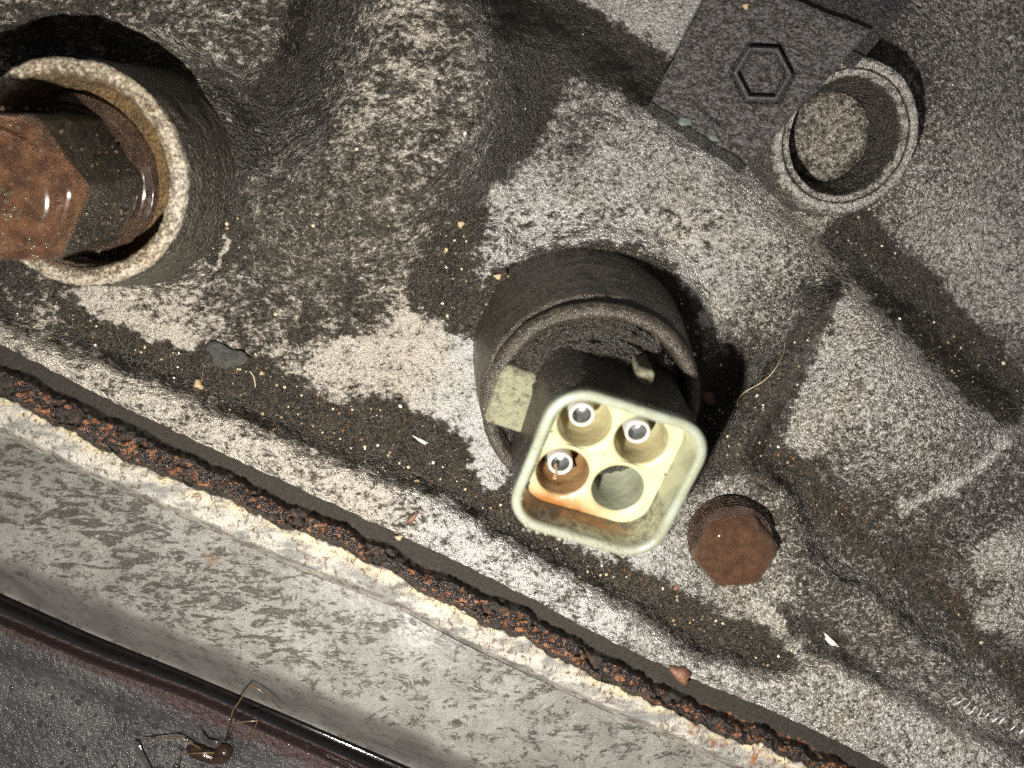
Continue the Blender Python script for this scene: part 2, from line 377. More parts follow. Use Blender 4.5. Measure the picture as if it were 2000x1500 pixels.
def coverf(X, Y):
    wx = X+26*fbm(X, Y, 48, 60, 4, .65); wy = Y+26*fbm(X, Y, 48, 70, 4, .65)
    c = cgrid(wx, wy, CV)*.86-.02-.10*ss(1600, 1750, X)*ss(950, 700, Y)
    c = np.maximum(c, (1.0+.3*fbm(X, Y, 60, 19, 4, .7))*ss(-30, 22, psd(wx, wy, DIRT)))
    brk = fbm(X, Y, 75, 83, 5, .7)
    def st(pts, wd, v=1.1, soft=20):
        nonlocal c
        d, s, al = pdist(wx, wy, pts); c = np.maximum(c, (min(v, 1.02)-.05+.6*np.minimum(brk, .08))*(1-ss(wd-soft*.7-6, wd+soft*1.8+8, d-16*brk)))
    def cl(pts, wd, v=-.1, soft=20):
        nonlocal c
        d, s, al = pdist(wx, wy, pts); k = 1-ss(wd, wd+soft, d); c = c*(1-k)+v*k
    st([(640, -20), (600, 110), (520, 220), (430, 330), (440, 480)], 40, 1.05, 40)      # valley left of the lobe
    st([(1000, 30), (1050, 130), (1035, 250), (960, 385), (880, 480), (840, 560)], 36, 1.1, 26)  # grime plus painted shade down the right side of the lobe
    st([(850, 540), (900, 600), (960, 620)], 42, 1.15, 16)
    st([(960, 640), (975, 560), (1040, 520), (1180, 500), (1280, 530), (1335, 610), (1345, 700)], 24, 1.2, 12)
    st([(1040, 560), (1180, 570), (1270, 610)], 60, 1.2, 10)
    st([(960, -60), (1090, 30), (1180, 95), (1260, 150)], 54, 1.1, 12)  # shadow beyond the fold, painted into the cover
    st([(1670, 470), (1760, 560), (1860, 665), (1960, 770)], 54, 1.05, 12)  # fold shadow again, painted along the right-hand stretch
    st([(1610, 585), (1562, 685), (1500, 790), (1450, 850)], 36, 1.15, 9); st([(1480, 800), (1440, 880)], 50, 1.05, 14)  # rib shade painted into the grime cover
    st([(1405, 740), (1395, 850), (1480, 880)], 48, 1.2, 24)
    st([(1545, 890), (1600, 980), (1700, 1060), (1800, 1140), (1900, 1230), (2020, 1350)], 26, .95, 34)  # shaded side of the upper ridge, painted as cover
    st([(1530, 1205), (1600, 1235), (1690, 1330), (1800, 1420), (1920, 1500)], 16, 1.0, 24)  # shaded side of the lower ridge, painted likewise
    st([(1400, 900), (1480, 905), (1560, 960)], 16, .9, 20)
    st([(700, 640), (640, 660), (560, 640)], 10, .8, 30)
    cl([(170, 585), (260, 630), (360, 660)], 14, .02, 20)
    cl([(1170, -20), (1330, 60)], 30, .10, 20); cl([(1250, -40), (1300, -30), (1380, 20)], 30, .10, 20)
    cl([(640, 700), (760, 710), (850, 770), (900, 800)], 24, .05, 35)
    cl([(800, 640), (870, 700), (920, 780), (940, 860), (960, 920)], 22, .04, 20)
    cl([(1130, 180), (1080, 280), (1010, 380), (980, 440)], 14, .42, 20)
    cl([(1000, 400), (1100, 380), (1250, 400), (1400, 400)], 34, .25, 50)
    cl([(410, 520), (440, 470)], 5, .1, 5); cl([(1672, 610), (1618, 720), (1575, 850)], 30, .16, 22); cl([(1425, 955), (1395, 1010), (1375, 1130), (1440, 1175), (1515, 1150)], 16, .28, 30)
    cl([(1560, 1270), (1640, 1350), (1700, 1400)], 9, .2, 15); cl([(1480, 1190), (1520, 1215)], 12, .05, 10)
    cl([(1940, 1090), (2000, 1060)], 28, .15, 30); cl([(1925, 1200), (1980, 1210)], 20, .25, 25)
    cl([(1985, 835), (1900, 925), (1830, 965), (1760, 990)], 5, .1, 12)
    v = E2(X)-Y; k = 1-ss(-25, 5, v-VL(X)); c = c*(1-k)+(.20+.1*fbm(X, Y, 90, 5, 2))*k
    return c
WM = lambda X, Y: np.clip(.95-.75*ss(820, 1080, X+.15*Y)+.35*np.exp(-((X-1600)/300)**2)+.4*fbm(X, Y, 160, 8, 2), 0, 1)

# ------------------------------------------------------------------ materials
M_cast = dirty('cast_aluminium')
M_ring = dirty('boss_metal', grime=(.018, .015, .012), grime2=(.075, .060, .044), metal=(.34, .32, .30), s1=5, s2=14, rmetal=.28, rgrime=.22, metallic=.5, flake=.012, grain=.004, hfs=.45)
M_beige = dirty('corroded_rim', metal=(0.756, 0.728, 0.658), tan=(0.756, 0.588, 0.378), grime=(.07, .045, .02), grime2=(.22, .13, .05), metallic=.05, s1=5.5, s2=17)
def m_gasket():
    t = NT('gasket_black'); v = t.coord((.75, 1, 1), .5); vi = t.coord()
    vo = t.vor(v, 9); d = vo.outputs['Distance']; cc = vo.outputs['Color']
    sep = t.n('ShaderNodeSeparateColor'); t.l(cc, sep.inputs[0])
    c = t.mix(t.rng(t.noise(vi, 20, 3), .4, .65), (.012, .011, .013), (.055, .040, .030))
    sep2 = t.n('ShaderNodeSeparateColor'); t.l(t.vor(v, 15).outputs['Color'], sep2.inputs[0]); big = t.noise(vi, 2.6, 4, .7)
    orange = t.math('MULTIPLY', t.rng(t.math('ADD', sep2.outputs[0], t.math('MULTIPLY', big, .9)), 1.22, 1.32), t.attr('rust'))
    oc = t.mix(sep.outputs[1], (.10, .035, .016), (.30, .125, .05))
    c = t.mix(orange, c, oc)
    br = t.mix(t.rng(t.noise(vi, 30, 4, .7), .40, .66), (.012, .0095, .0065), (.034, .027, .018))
    c = t.mix(t.attr('cover'), c, br)  # brown for mud patches and for the painted shadow band
    hh = t.math('ADD', t.math('MULTIPLY', t.math('SUBTRACT', 1., d), t.mixf(t.attr('cover'), .05, .006)), t.math('MULTIPLY', t.noise(vi, 45, 3, .7), .035))
    return t.set(Base_Color=c, Roughness=t.mixf(t.attr('cover'), .20, .62), Normal=t.bump(hh, 1., 1.))
M_gasket = m_gasket()
def m_lip():
    t = NT('pan_flange_metal'); v = t.coord((.35, 1, 1), .48); vi = t.coord()
    c = t.mix(t.rng(t.noise(v, 5, 4, .6), .38, .62), (0.18, 0.1755, 0.168), (0.42, 0.39, 0.3375))
    c = t.mix(t.math('MULTIPLY', t.attr('warm'), t.rng(t.noise(v, 4.5, 5, .65), .42, .60)), c, (0.555, 0.465, 0.3))
    c = t.mix(t.rng(t.noise(t.coord((1.3, 1, 1), .9), 6, 6, .75, 1.2), .51, .61, 0., .9), c, (.09, .055, .03))
    c = t.mix(t.math('MULTIPLY', t.rng(t.noise(vi, 4.5, 5, .75), .50, .60), t.attr('rust')), c, (.24, .09, .035))
    c = t.mix(t.rng(t.noise(vi, 25, 3, .7), .62, .72, 0., .8), c, (.05, .03, .02))
    hh = t.math('ADD', t.math('MULTIPLY', t.noise(vi, 14, 4, .7), .05), t.math('MULTIPLY', t.noise(vi, 60, 2, .6), .012))
    return t.set(Base_Color=c, Metallic=.25, Roughness=.4, Normal=t.bump(hh, 1., 1.))
M_lip = m_lip()
def m_pan():
    t = NT('pan_grey_paint'); v = t.coord((.42, 1, 1), .35); vi = t.coord()
    c = t.mix(t.rng(t.noise(vi, 1.2, 4, .6), .35, .65), (.100, .094, .086), (.155, .149, .137))
    c = t.mix(t.rng(t.noise(vi, 40, 3, .7), .4, .7, 0., .35), c, (.14, .13, .10))
    v = t.coord((.30, 1, 1), .42); n = t.math('ADD', t.math('MULTIPLY', t.noise(v, 4.2, 8, .76, .9), .7), t.math('MULTIPLY', t.noise(v, 15, 4, .65), .3))
    m = t.math('MULTIPLY_ADD', t.math('SUBTRACT', n, t.mixf(t.attr('cover'), .62, .515)), 34., 0., True)
    c = t.mix(t.math('MULTIPLY', m, .88), c, (0.021, 0.0154, 0.0084))
    v2 = t.coord((.5, 1.15, 1), .32); crn = t.noise(v2, 2.6, 7, .74, 1.0)
    crk = t.math('SUBTRACT', 1., t.rng(t.math('ABSOLUTE', t.math('SUBTRACT', crn, .5)), .006, .034))
    crk = t.math('MULTIPLY', crk, t.rng(t.noise(vi, 3.5, 4, .7), .44, .60)); m = t.math('MAXIMUM', m, crk)
    c = t.mix(t.math('MULTIPLY', crk, .8), c, (0.018, 0.0126, 0.0072))
    c = t.mix(t.rng(t.noise(vi, 14, 5, .8), .585, .66, 0., .8), c, (0.024, 0.0184, 0.012))
    c = t.mix(t.math('MULTIPLY', t.attr('rust'), .8), c, (.10, .055, .018))
    hh = t.math('ADD', t.math('MULTIPLY', m, -.006), t.math('ADD', t.math('MULTIPLY', t.noise(vi, 30, 3, .7), .014), t.math('MULTIPLY', t.noise(vi, 110, 2), .006)))
    return t.set(Base_Color=c, Metallic=.15, Roughness=.36, Normal=t.bump(hh, 1., 1.), Coat_Weight=.12, Coat_Roughness=.3)
M_pan = m_pan()
def m_plate():
    t = NT('oil_wet_plate'); vi = t.coord()
    c = t.mix(t.rng(t.noise(vi, 1.5, 3), .35, .7), (0.0286, 0.0273, 0.0286), (0.0546, 0.0507, 0.0507))
    c = t.mix(t.attr('cover'), c, t.mix(t.noise(vi, 5, 4, .7), (.013, .005, .005), (.035, .014, .012)))
    hh = t.math('ADD', t.math('MULTIPLY', t.noise(vi, 9, 4, .62), .10), t.math('MULTIPLY', t.noise(vi, 32, 2, .5), .02))
    return t.set(Base_Color=c, Roughness=t.mixf(t.attr('cover'), .20, .5), Normal=t.bump(hh, .9, 1.), Coat_Weight=t.mixf(t.attr('cover'), .8, .1), Coat_Roughness=.06)
M_plate = m_plate()
def simple(name, col, rough=.5, metallic=0., n=None, bump=.0, bs=20, **kw):
    t = NT(name); vi = t.coord(); c = tuple(col)
    c2 = n or tuple(x*.6 for x in col)
    cc = t.mix(t.rng(t.noise(vi, 6, 5, .65), .35, .65), c, c2)
    if bump: kw['Normal'] = t.bump(t.noise(vi, bs, 4, .65), 1., bump)
    return t.set(Base_Color=cc, Roughness=rough, Metallic=metallic, **kw)
M_black = simple('black_glossy_rail', (.006, .005, .005), .10, 0., (.004, .003, .003), .004, 6)
M_brkt = dirty('bracket_black', metal=(0.1275, 0.1275, 0.15), tan=(0.135, 0.1245, 0.1245), grime=(.012, .012, .014), grime2=(.050, .048, .055), metallic=0., rmetal=.30, rgrime=.27, s1=9, s2=24, flake=.04)

# ------------------------------------------------------------------ casting: the wall
cast = thing('gearbox_casting', 'pitted grey aluminium gearbox casting caked in black grime, filling the frame above the gasket line', 'engine casting', (0, 0, 0))
step = 2.3
xs = np.arange(-260, 2262, step); rows = 960
top_x = -260.
X0 = np.repeat(xs[None, :], rows, 0).astype(np.float32)
edge = E2(xs)+3*perlin(xs, xs*0, 22, 3)
Y0 = (edge[None, :]-np.arange(rows)[:, None]*step).astype(np.float32)
keep = Y0 > -240
V = np.zeros((rows, len(xs), 3), np.float32); Hc = np.zeros(X0.shape, np.float32); Cc = np.zeros(X0.shape, np.float32)
m = keep
Hc[m] = hcast(X0[m], Y0[m]); Cc[m] = coverf(X0[m], Y0[m])
V = P(X0, Y0, Hc)
Wc = np.zeros(X0.shape, np.float32); Wc[m] = WM(X0[m], Y0[m])
Fn = np.where(m, np.clip(ss(1330, 1500, X0+.25*Y0-150)+.75*np.exp(-((X0-600)/190)**2-((Y0-430)/130)**2)+.5*ss(850, 950, X0)*ss(420,380,Y0), 0, 1), 0)
Rc = np.where(m, .25+.5*(perlin(X0, Y0, 120, 77) > .1), 0)*(Cc > .6)*ss(500, 900, Y0)
F = gridf(rows, len(xs), False, keep)[:, ::-1]
Vv, F, at = compact(V.reshape(-1, 3), F, dict(cover=Cc, warm=Wc, rust=Rc, fine=Fn))
wall = mk('casting_wall', Vv, F, M_cast, cast, at)
# edge face of the flange, one row of quads down to the gasket
e0 = P(xs, edge, Hc[0]); e1 = P(xs, edge, Hc[0]-.7)
mk('flange_edge', np.concatenate([e0, e1]), gridf(2, len(xs))[:, ::-1], M_cast, cast, dict(cover=1.1, warm=0., rust=0.))

# ------------------------------------------------------------------ strips between the drawn lines
def strip(name, fa, fb, hf, mat, parent, nx=900, nt=60, x0=-260, x1=2262, attrs=None, tw=None):
    x = np.linspace(x0, x1, nx); t = np.linspace(0, 1, nt); X, T = np.meshgrid(x, t)
    A = fa(x)[None, :]; B = fb(x)[None, :]; Y = A+(B-A)*T
    H = hf(X, Y, T); V = P(X, Y, H)
    at = {k: (f(X, Y, T) if callable(f) else f) for k, f in (attrs or {}).items()}
    for k in ('cover', 'warm', 'rust'): at.setdefault(k, 0.)
    return mk(name, V, gridf(nt, nx), mat, parent, at)
wig = lambda sc, am, sd: (lambda x: am*fbm(x, x*0+3, sc, sd, 4, .6))
e2g = lambda x: E2(x)-5
def e4w(x): return E4(x)+wig(90, 24, 91)(x)+wig(17, 6, 95)(x)
def hg(X, Y, T):
    tb = np.clip((E3(X)-E2(X))/(E4(X)-E2(X))+.05, .3, .8)*(1+.15*perlin(X, Y, 50, 4))
    gr = (1-worley(X*.85+Y*.3, Y, 11, 2))*.17+(1-worley(X, Y, 5.5, 5))*.03
    k = ss(tb-.10, tb+.12, T)
    return .68+.10*T+k*(.28+gr)*(1-.45*ss(.10, .30, fbm(X, Y, 70, 44, 4, .65)))-.12*ss(.86, 1, T)+.02*fbm(X, Y, 12, 3, 3)
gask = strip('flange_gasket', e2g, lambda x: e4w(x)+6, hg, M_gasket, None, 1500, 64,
             attrs=dict(cover=lambda X, Y, T: .75*ss(.10, .30, fbm(X, Y, 70, 44, 4, .65))+ss(.86,.98,T)*.8+1-ss(.40, .56, T+.12*fbm(X, Y, 30, 6, 3)), rust=1.))  # band next to the casting painted dark as a cast shadow
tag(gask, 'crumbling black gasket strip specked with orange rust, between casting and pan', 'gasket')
pan = thing('oil_pan', 'smooth grey stained oil pan with bright corroded flange at lower left', 'oil pan', (0, 0, 0))
def hl(X, Y, T):
    return 1.02+.10*np.sin(np.pi*np.clip(T, 0, 1))**.6-.20*ss(.78, 1, T)-.12*(1-ss(0, .10, T))+.03*fbm(X, Y, 30, 14, 4)+.05*perlin(X, Y, 110, 15)
def rustspots(X, Y, T):
    r = 0
    for a, b, q in ((1365, 1425, 26), (1480, 1478, 34), (1405, 1452, 22), (1540, 1530, 40), (-500, 0, 1), (-500, 0, 1)): r = r+1-ss(q*.4, q*1.2, np.hypot(X-a, Y-b))
    return np.clip(r+.25*ss(.8, 1, T), 0, 1)
strip('pan_flange', e4w, E5, hl, M_lip, pan, 1300, 44, attrs=dict(warm=lambda X, Y, T: (1-ss(.1, .55, T))*1.0, rust=rustspots))
def hp(X, Y, T):
    roll = ss(.72, 1.0, T+.015*perlin(X, Y, 90, 4))
    return .84+.25*np.sin(np.pi*T)*.3-1.3*roll**1.6+.07*perlin(X, Y, 260, 9)+.006*fbm(X, Y, 14, 7, 3)
def pcov(X, Y, T):
    a = 1-ss(350, 1000, X); return np.clip(a*(.95-.3*T)+.22+.25*perlin(X, Y, 150, 66), 0, 1)*(1-ss(.66, .86, T))
def prust(X, Y, T): return .9*(1-ss(3, 22, np.hypot(X-415, Y-1092)+9*fbm(X, Y, 14, 4, 3)))
strip('pan_wall', E5, E6, hp, M_pan, pan, 900, 150, attrs=dict(cover=pcov, rust=prust))
# dark crevice with a glossy black rail
rail = strip('black_rail', lambda x: E6(x)-14, lambda x: E7(x)+6, lambda X, Y, T: -1.25+.42*np.sqrt(np.clip(1-(2*T-1)**2, 0, 1)), M_black, None, 300, 30, x1=1400)
tag(rail, 'glossy black rail glinting in the dark crevice below the pan edge', 'rail')
def hpl(X, Y, T):
    e = E7(X); d = (Y-e)
    return -.75+.45*ss(0, 26, d)+.18*(1-ss(50, 110, d))-.05*ss(30, 90, d)+.045*fbm(X, Y, 70, 18, 4)-.16*(1-ss(.1, 1, np.hypot((X-405)/55, (Y-1462)/38)))*0
plate = strip('wet_crossmember', E7, lambda x: E7(x)+760+0*x, hpl, M_plate, None, 800, 260, x1=1400,
              attrs=dict(cover=lambda X, Y, T: 1-ss(-10, 12, Y-E8(X)+10*fbm(X, Y, 40, 12, 4))))
tag(plate, 'dark oil-wet metal crossmember with maroon stained edge in the bottom left corner', 'crossmember')

# ------------------------------------------------------------------ bosses
def vv(a, b): return (np.array(b)-np.array(a))
# connector boss
A_ax = Vector((.02, -.93, 2.0)).normalized()
bc = PV(CB[0], CB[1], 2.0)
prof = [(2.2, -3.6, 1.1), (2.08, -2.2, 1.05), (1.98, -1.2, 1.0), (1.89, -.45, 1.0), (1.80, -.34, 1.), (1.85, -.24, .9), (1.86, -.12, .85), (1.82, -.01, .78), (1.76, .04, .78), (1.69, .03, .74), (1.62, -.05, .9), (1.58, -.22, 1.2), (1.56, -.5, 1.2), (1.50, -1.1, 1.2), (.3, -1.15, 1.2)]
lathe('connector_boss', prof, bc, A_ax, M_ring, cast, 300, .03, seed=12, fine=9, lumps=.02)
# big boss at the left
b0 = PV(300, 352, 0.); b1 = PV(147, 340, 2.6); ax = (b1-b0).normalized(); Lb = (b1-b0).length
flank = [(2.25, -Lb-.6, 1.), (2.05, -Lb+.3, .93), (1.93, -Lb*.55, .90), (1.84, -.35, .9), (1.80, -.10, .86)]
bboss = lathe('bolt_boss', flank, b1, ax, dirty('grimy_flank', grime=(.026, .023, .017), grime2=(.085, .075, .055), flake=.01, hfs=.7), cast, 300, .03, seed=22, fine=22, warm=.5)
rim = [(1.80, -.12, .5), (1.79, -.02, .2), (1.74, .05, .2), (1.64, .07, .32), (1.55, .03, .42), (1.50, -.05, .7), (1.47, -.2, .9), (1.45, -.6, 1.0), (1.44, -.98, 1.1), (.4, -1.0, 1.2)]
lathe('boss_rim', rim, b1, ax, M_beige, bboss, 300, .05, warm=.6, rust=.5, seed=25, fine=9)
# plug boss at the top right
p0 = PV(1618, 268, -.50); p1 = PV(1653, 268, .22); ax2 = (p1-p0).normalized(); Lp = (p1-p0).length
prof = [(1.62, -2.6, .8), (1.58, -1.2, .75), (1.54, -.45, .72), (1.50, -.2, .6), (1.44, -.05, .40), (1.36, .0, .12), (1.27, -.01, .2), (1.24, -.06, .9), (1.21, -.015, .3), (1.12, -.03, .25), (1.08, -.10, .7), (1.05, -.2, .95), (1.02, -.4, 1.), (.90, -Lp+.03, 1.1), (.87, -Lp-.05, 1.1)]
pb = lathe('plug_boss', prof, p1, ax2, M_cast, cast, 260, .04, warm=.5, seed=32, fine=9)
lathe('recess_plug', [(.93, -.3, 1.), (.87, -.04, .8), (.84, .0, .5), (.6, .03, .34), (.3, .03, .32), (.001, .03, .3)], p0, ax2, M_cast, pb, 120, .03, warm=.75, seed=35, fine=8)
# bright stamped score marks lower right
M_scar = simple('scraped_metal', (.72, .71, .68), .3, .5, (.55, .53, .5), .01, 40)
marks = [(1850, 1372, 1868, 1362), (1862, 1378, 1884, 1366), (1883, 1386, 1896, 1370), (1893, 1396, 1906, 1380), (1908, 1402, 1920, 1384), (1922, 1402, 1934, 1392), (1934, 1412, 1956, 1398), (1948, 1414, 1968, 1398), (1972, 1428, 1986, 1414), (1990, 1436, 2002, 1420)]
def onsurf(px, py, dh=0.):
    h = float(hcast(np.array([px]), np.array([py]))[0]); return PV(px, py, h+dh)
for k, (a, b, c, d) in enumerate(marks):
    pts = [onsurf(a+(c-a)*t+random.uniform(-1, 1), b+(d-b)*t, .012) for t in (0, .25, .5, .75, 1)]
    Vt, Ft = tube(pts, [.004, .013, .016, .012, .003], 6)
    mk('score_mark', Vt, Ft, M_scar, cast)

# ------------------------------------------------------------------ electrical connector
def m_nylon(name, col, col2, sss=.35, grime=0., rough=.28, stain=True):
    t = NT(name); vi = t.coord()
    c = t.mix(t.rng(t.noise(vi, 2.2, 3), .35, .65), col, col2)
    c = t.mix(t.math('MULTIPLY', t.attr('warm'), t.rng(t.noise(vi, 4, 3), .1, .6, .6, 1.)), c, (.20, .080, .018))
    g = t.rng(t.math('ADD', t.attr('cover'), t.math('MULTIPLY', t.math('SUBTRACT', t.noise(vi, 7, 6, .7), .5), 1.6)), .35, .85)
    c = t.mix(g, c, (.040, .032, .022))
    hh = t.math('ADD', t.math('MULTIPLY', t.noise(vi, 8, 3), .02), t.math('MULTIPLY', g, .02))
    return t.set(Base_Color=c, Roughness=rough, Subsurface_Weight=sss, Subsurface_Radius=(.35, .30, .16), Subsurface_Scale=.6, Normal=t.bump(hh, .8, 1.), Coat_Weight=.5, Coat_Roughness=.08)
M_shell = m_nylon('shell_nylon', (.205, .225, .185), (.175, .185, .135), .5)
M_face = m_nylon('face_nylon', (0.405, 0.3975, 0.2325), (0.3525, 0.345, 0.195), .4)
M_tab = dirty('tab_nylon', metal=(0.285, 0.282, 0.18), tan=(0.255, 0.225, 0.12), grime=(.05, .04, .02), grime2=(.10, .08, .04), metallic=0., rmetal=.3, rgrime=.35, flake=.004, grain=.001, edge=2.)
M_pin = simple('terminal_tin', (.62, .60, .52), .38, .3, (.5, .48, .42), .01, 30)
M_pinin = simple('terminal_inside', (.20, .21, .20), .3, .5, (.10, .10, .10), .01, 12)
con = thing('electrical_connector', 'cream plastic four-way connector socket with three tube terminals and one empty well', 'connector', tuple(bc))
rc = PV(1188, 936, 3.5)
a_ = A_ax; tu = Vector((.935, -.355, 0)); u_ = (tu-a_*tu.dot(a_)).normalized(); v_ = a_.cross(u_)
u_, v_, a_ = (np.array(q) for q in (u_, v_, a_)); rcn = np.array(rc)
def LC(x, y, z): return rcn+np.asarray(x)[..., None]*u_+np.asarray(y)[..., None]*v_+np.asarray(z)[..., None]*a_
def rrect(hx, hy, r, n):
    out = []
    for cx, cy, a0 in ((hx-r, hy-r, 0), (-hx+r, hy-r, 90), (-hx+r, -hy+r, 180), (hx-r, -hy+r, 270)):
        for k in range(n+1):
            t = R(a0+90*k/n); out.append((cx+r*math.cos(t), cy+r*math.sin(t)))
    # resample evenly
    p = np.array(out+[out[0]]); L = np.concatenate([[0], np.cumsum(np.hypot(*np.diff(p, axis=0).T))]); s = np.linspace(0, L[-1], 160, endpoint=False)
    return np.stack([np.interp(s, L, p[:, 0]), np.interp(s, L, p[:, 1])], 1)
HX, HY, HR = 1.28, 1.28, .60
def loft(name, secs, mat, parent, cap=False, cover=None, warm=None):
    """secs: (hx, hy, r, z)"""
    rows_ = []; Vs = []
    for hx, hy, r, z in secs:
        p = rrect(hx, hy, r, 12); rows_.append(p); Vs.append(LC(p[:, 0], p[:, 1], np.full(160, z)))
    Vs = np.array(Vs); F = gridf(len(secs), 160, True)
    pz = np.array([np.full(160, s[3]) for s in secs]); pp = np.array(rows_)
    at = dict(cover=cover(pp[..., 0], pp[..., 1], pz) if cover else 0., warm=warm(pp[..., 0], pp[..., 1], pz) if warm else 0.)
    return mk(name, Vs, F, mat, parent, at)
t_ = .165; DEP = .64
outer = [(HX-.03, HY-.03, HR, z) for z in np.linspace(-2.9, -.12, 28)]
lip_ = [(HX-.01, HY-.01, HR, -.06), (HX-.03, HY-.03, HR, -.02), (HX-.07, HY-.07, HR-.04, .0), (HX-t_+.04, HY-t_+.04, HR-.12, .0), (HX-t_, HY-t_, HR-.15, -.03)]
inner = [(HX-t_-.06*k, HY-t_-.06*k, HR-.15, z) for k, z in zip(np.linspace(0, 1, 16), np.linspace(-.08, -DEP-.05, 16))]
def sdr(x, y):
    qx = abs(x)-HX+HR; qy = abs(y)-HY+HR
    return np.hypot(np.maximum(qx, 0), np.maximum(qy, 0))+np.minimum(np.maximum(qx, qy), 0)-HR
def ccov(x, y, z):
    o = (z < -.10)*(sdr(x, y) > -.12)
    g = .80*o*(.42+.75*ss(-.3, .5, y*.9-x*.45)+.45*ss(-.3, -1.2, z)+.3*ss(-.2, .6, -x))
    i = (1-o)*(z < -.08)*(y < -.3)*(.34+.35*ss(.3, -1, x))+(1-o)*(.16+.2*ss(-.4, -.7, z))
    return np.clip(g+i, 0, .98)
def cwarm(x, y, z):
    o = (sdr(x, y) > -.12)
    i = (1-o)*(y < -.5)*(ss(-.18, -.52, z)*1.1+.12)*(1-ss(.5, 1.1, x))
    return np.clip(i+o*(z < -.1)*.15, 0, 1)
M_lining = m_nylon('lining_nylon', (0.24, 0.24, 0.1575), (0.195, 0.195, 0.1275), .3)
M_side = dirty('shell_side', metal=(0.308, 0.28, 0.168), tan=(0.28, 0.21, 0.098), grime=(.010, .009, .008), grime2=(.045, .036, .026), s1=3, s2=10, metallic=0., rmetal=.3, rgrime=.3, flake=.03, grain=.008, edge=2.5)
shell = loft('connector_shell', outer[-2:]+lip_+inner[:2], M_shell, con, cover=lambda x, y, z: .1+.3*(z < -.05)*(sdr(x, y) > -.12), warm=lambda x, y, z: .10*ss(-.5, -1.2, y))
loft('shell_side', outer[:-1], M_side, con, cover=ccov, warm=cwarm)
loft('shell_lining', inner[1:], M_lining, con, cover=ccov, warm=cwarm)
# contact face with four wells
HXI, HYI, RI = HX-t_-.055, HY-t_-.055, .28
wells = [(-.49, .46), (.46, .46), (-.50, -.48), (.45, -.48)]; WR = .425
def inside_r(x, y):
    qx = abs(x)-HXI+RI; qy = abs(y)-HYI+RI
    return math.hypot(max(qx, 0), max(qy, 0))+min(max(qx, qy), 0)-RI < 0
Vf = []; Ff = []; cvf = []; wmf = []
N = 96
for wi, (wx_, wy_) in enumerate(wells):
    base = len(Vf); sx = 1 if wx_ > 0 else -1; sy = 1 if wy_ > 0 else -1
    nr = 12
    for ring in range(nr+1):
        for k in range(N):
            th = 2*math.pi*k/N; c, s = math.cos(th), math.sin(th)
            lo, hi = WR*.9, 3.
            for _ in range(22):
                mid = (lo+hi)/2; x, y = wx_+mid*c, wy_+mid*s
                ok = inside_r(x, y) and x*sx > 0 and y*sy > (.03 if sy > 0 else -.03)
                lo, hi = (mid, hi) if ok else (lo, mid)
            f = ring/nr; rr = WR+(lo-WR)*f; x, y = wx_+rr*c, wy_+rr*s
            bev = -.05*math.exp(-max(rr-WR, 0)/.045)
            Vf.append(LC(np.array(x), np.array(y), np.array(-DEP+bev))); cvf.append(.15); wmf.append(.25*math.exp(-max(rr-WR, 0)/.06)+1.0*max(0, (-y-.74)/.28)*max(0, min(1, (.7-x)/.8)))
    for ring in range(nr):
        for k in range(N):
            Ff.append((base+ring*N+k, base+(ring+1)*N+k, base+(ring+1)*N+(k+1) % N, base+ring*N+(k+1) % N))
mk('contact_face', Vf, Ff, M_face, con, dict(cover=np.array(cvf)*0, warm=wmf))
M_well = m_nylon('well_nylon', (0.36, 0.3375, 0.195), (0.285, 0.2625, 0.15), .3)
M_well4 = m_nylon('well_nylon_grey', (0.225, 0.2325, 0.165), (0.18, 0.1875, 0.135), .3)
M_well3 = m_nylon('well_nylon_stained', (0.228, 0.156, 0.084), (0.18, 0.108, 0.048), .3)
def lath_loc(name, prof, x, y, mat, parent, n=64, warm=0., cover=0.):
    th = np.linspace(0, 2*np.pi, n, endpoint=False); rr = np.array([p[0] for p in prof]); zz = np.array([p[1] for p in prof])
    T, Rr = np.meshgrid(th, rr); _, Z = np.meshgrid(th, zz)
    V = LC(x+Rr*np.cos(T), y+Rr*np.sin(T), Z)
    wm = warm(Rr*np.cos(T), Rr*np.sin(T), Z) if callable(warm) else warm
    return mk(name, V, gridf(len(prof), n, True), mat, parent, dict(cover=cover, warm=wm))
for i, (x, y) in enumerate(wells):
    if i == 2: wmf_ = lambda a, b, z: np.clip(1.1*ss(-.05, -.3, a)+.25, 0, 1)
    elif i == 3: wmf_ = 0.
    else: wmf_ = lambda a, b, z: .26*ss(.1, -.35, b)
    dep = 1.0 if i != 3 else 1.3
    wl_ = lath_loc('terminal_well', [(WR, -DEP-.049), (WR-.01, -DEP-.11), (WR-.03, -DEP-.35), (WR-.05, -DEP-dep), (.25, -DEP-dep-.04), (.001, -DEP-dep-.05)], x, y, (M_well, M_well, M_well3, M_well4)[i], con, warm=wmf_)
    if i < 3:
        wl_['label'] = ('well holding a tube terminal, top left', 'well holding a tube terminal, top right', 'rust-stained well holding a tube terminal')[i]
        zt = -DEP-.28
        tt_ = lath_loc('tube_terminal', [(.205, -DEP-dep), (.205, zt-.03), (.195, zt), (.175, zt+.012), (.155, zt-.005), (.148, zt-.04)], x-.02, y, M_pin, con)
        lath_loc('terminal_bore', [(.148, zt-.03), (.146, zt-.3), (.08, zt-.34), (.001, zt-.34)], x-.02, y, M_pinin, tt_)
    else: wl_['label'] = 'empty greyish well without a terminal'
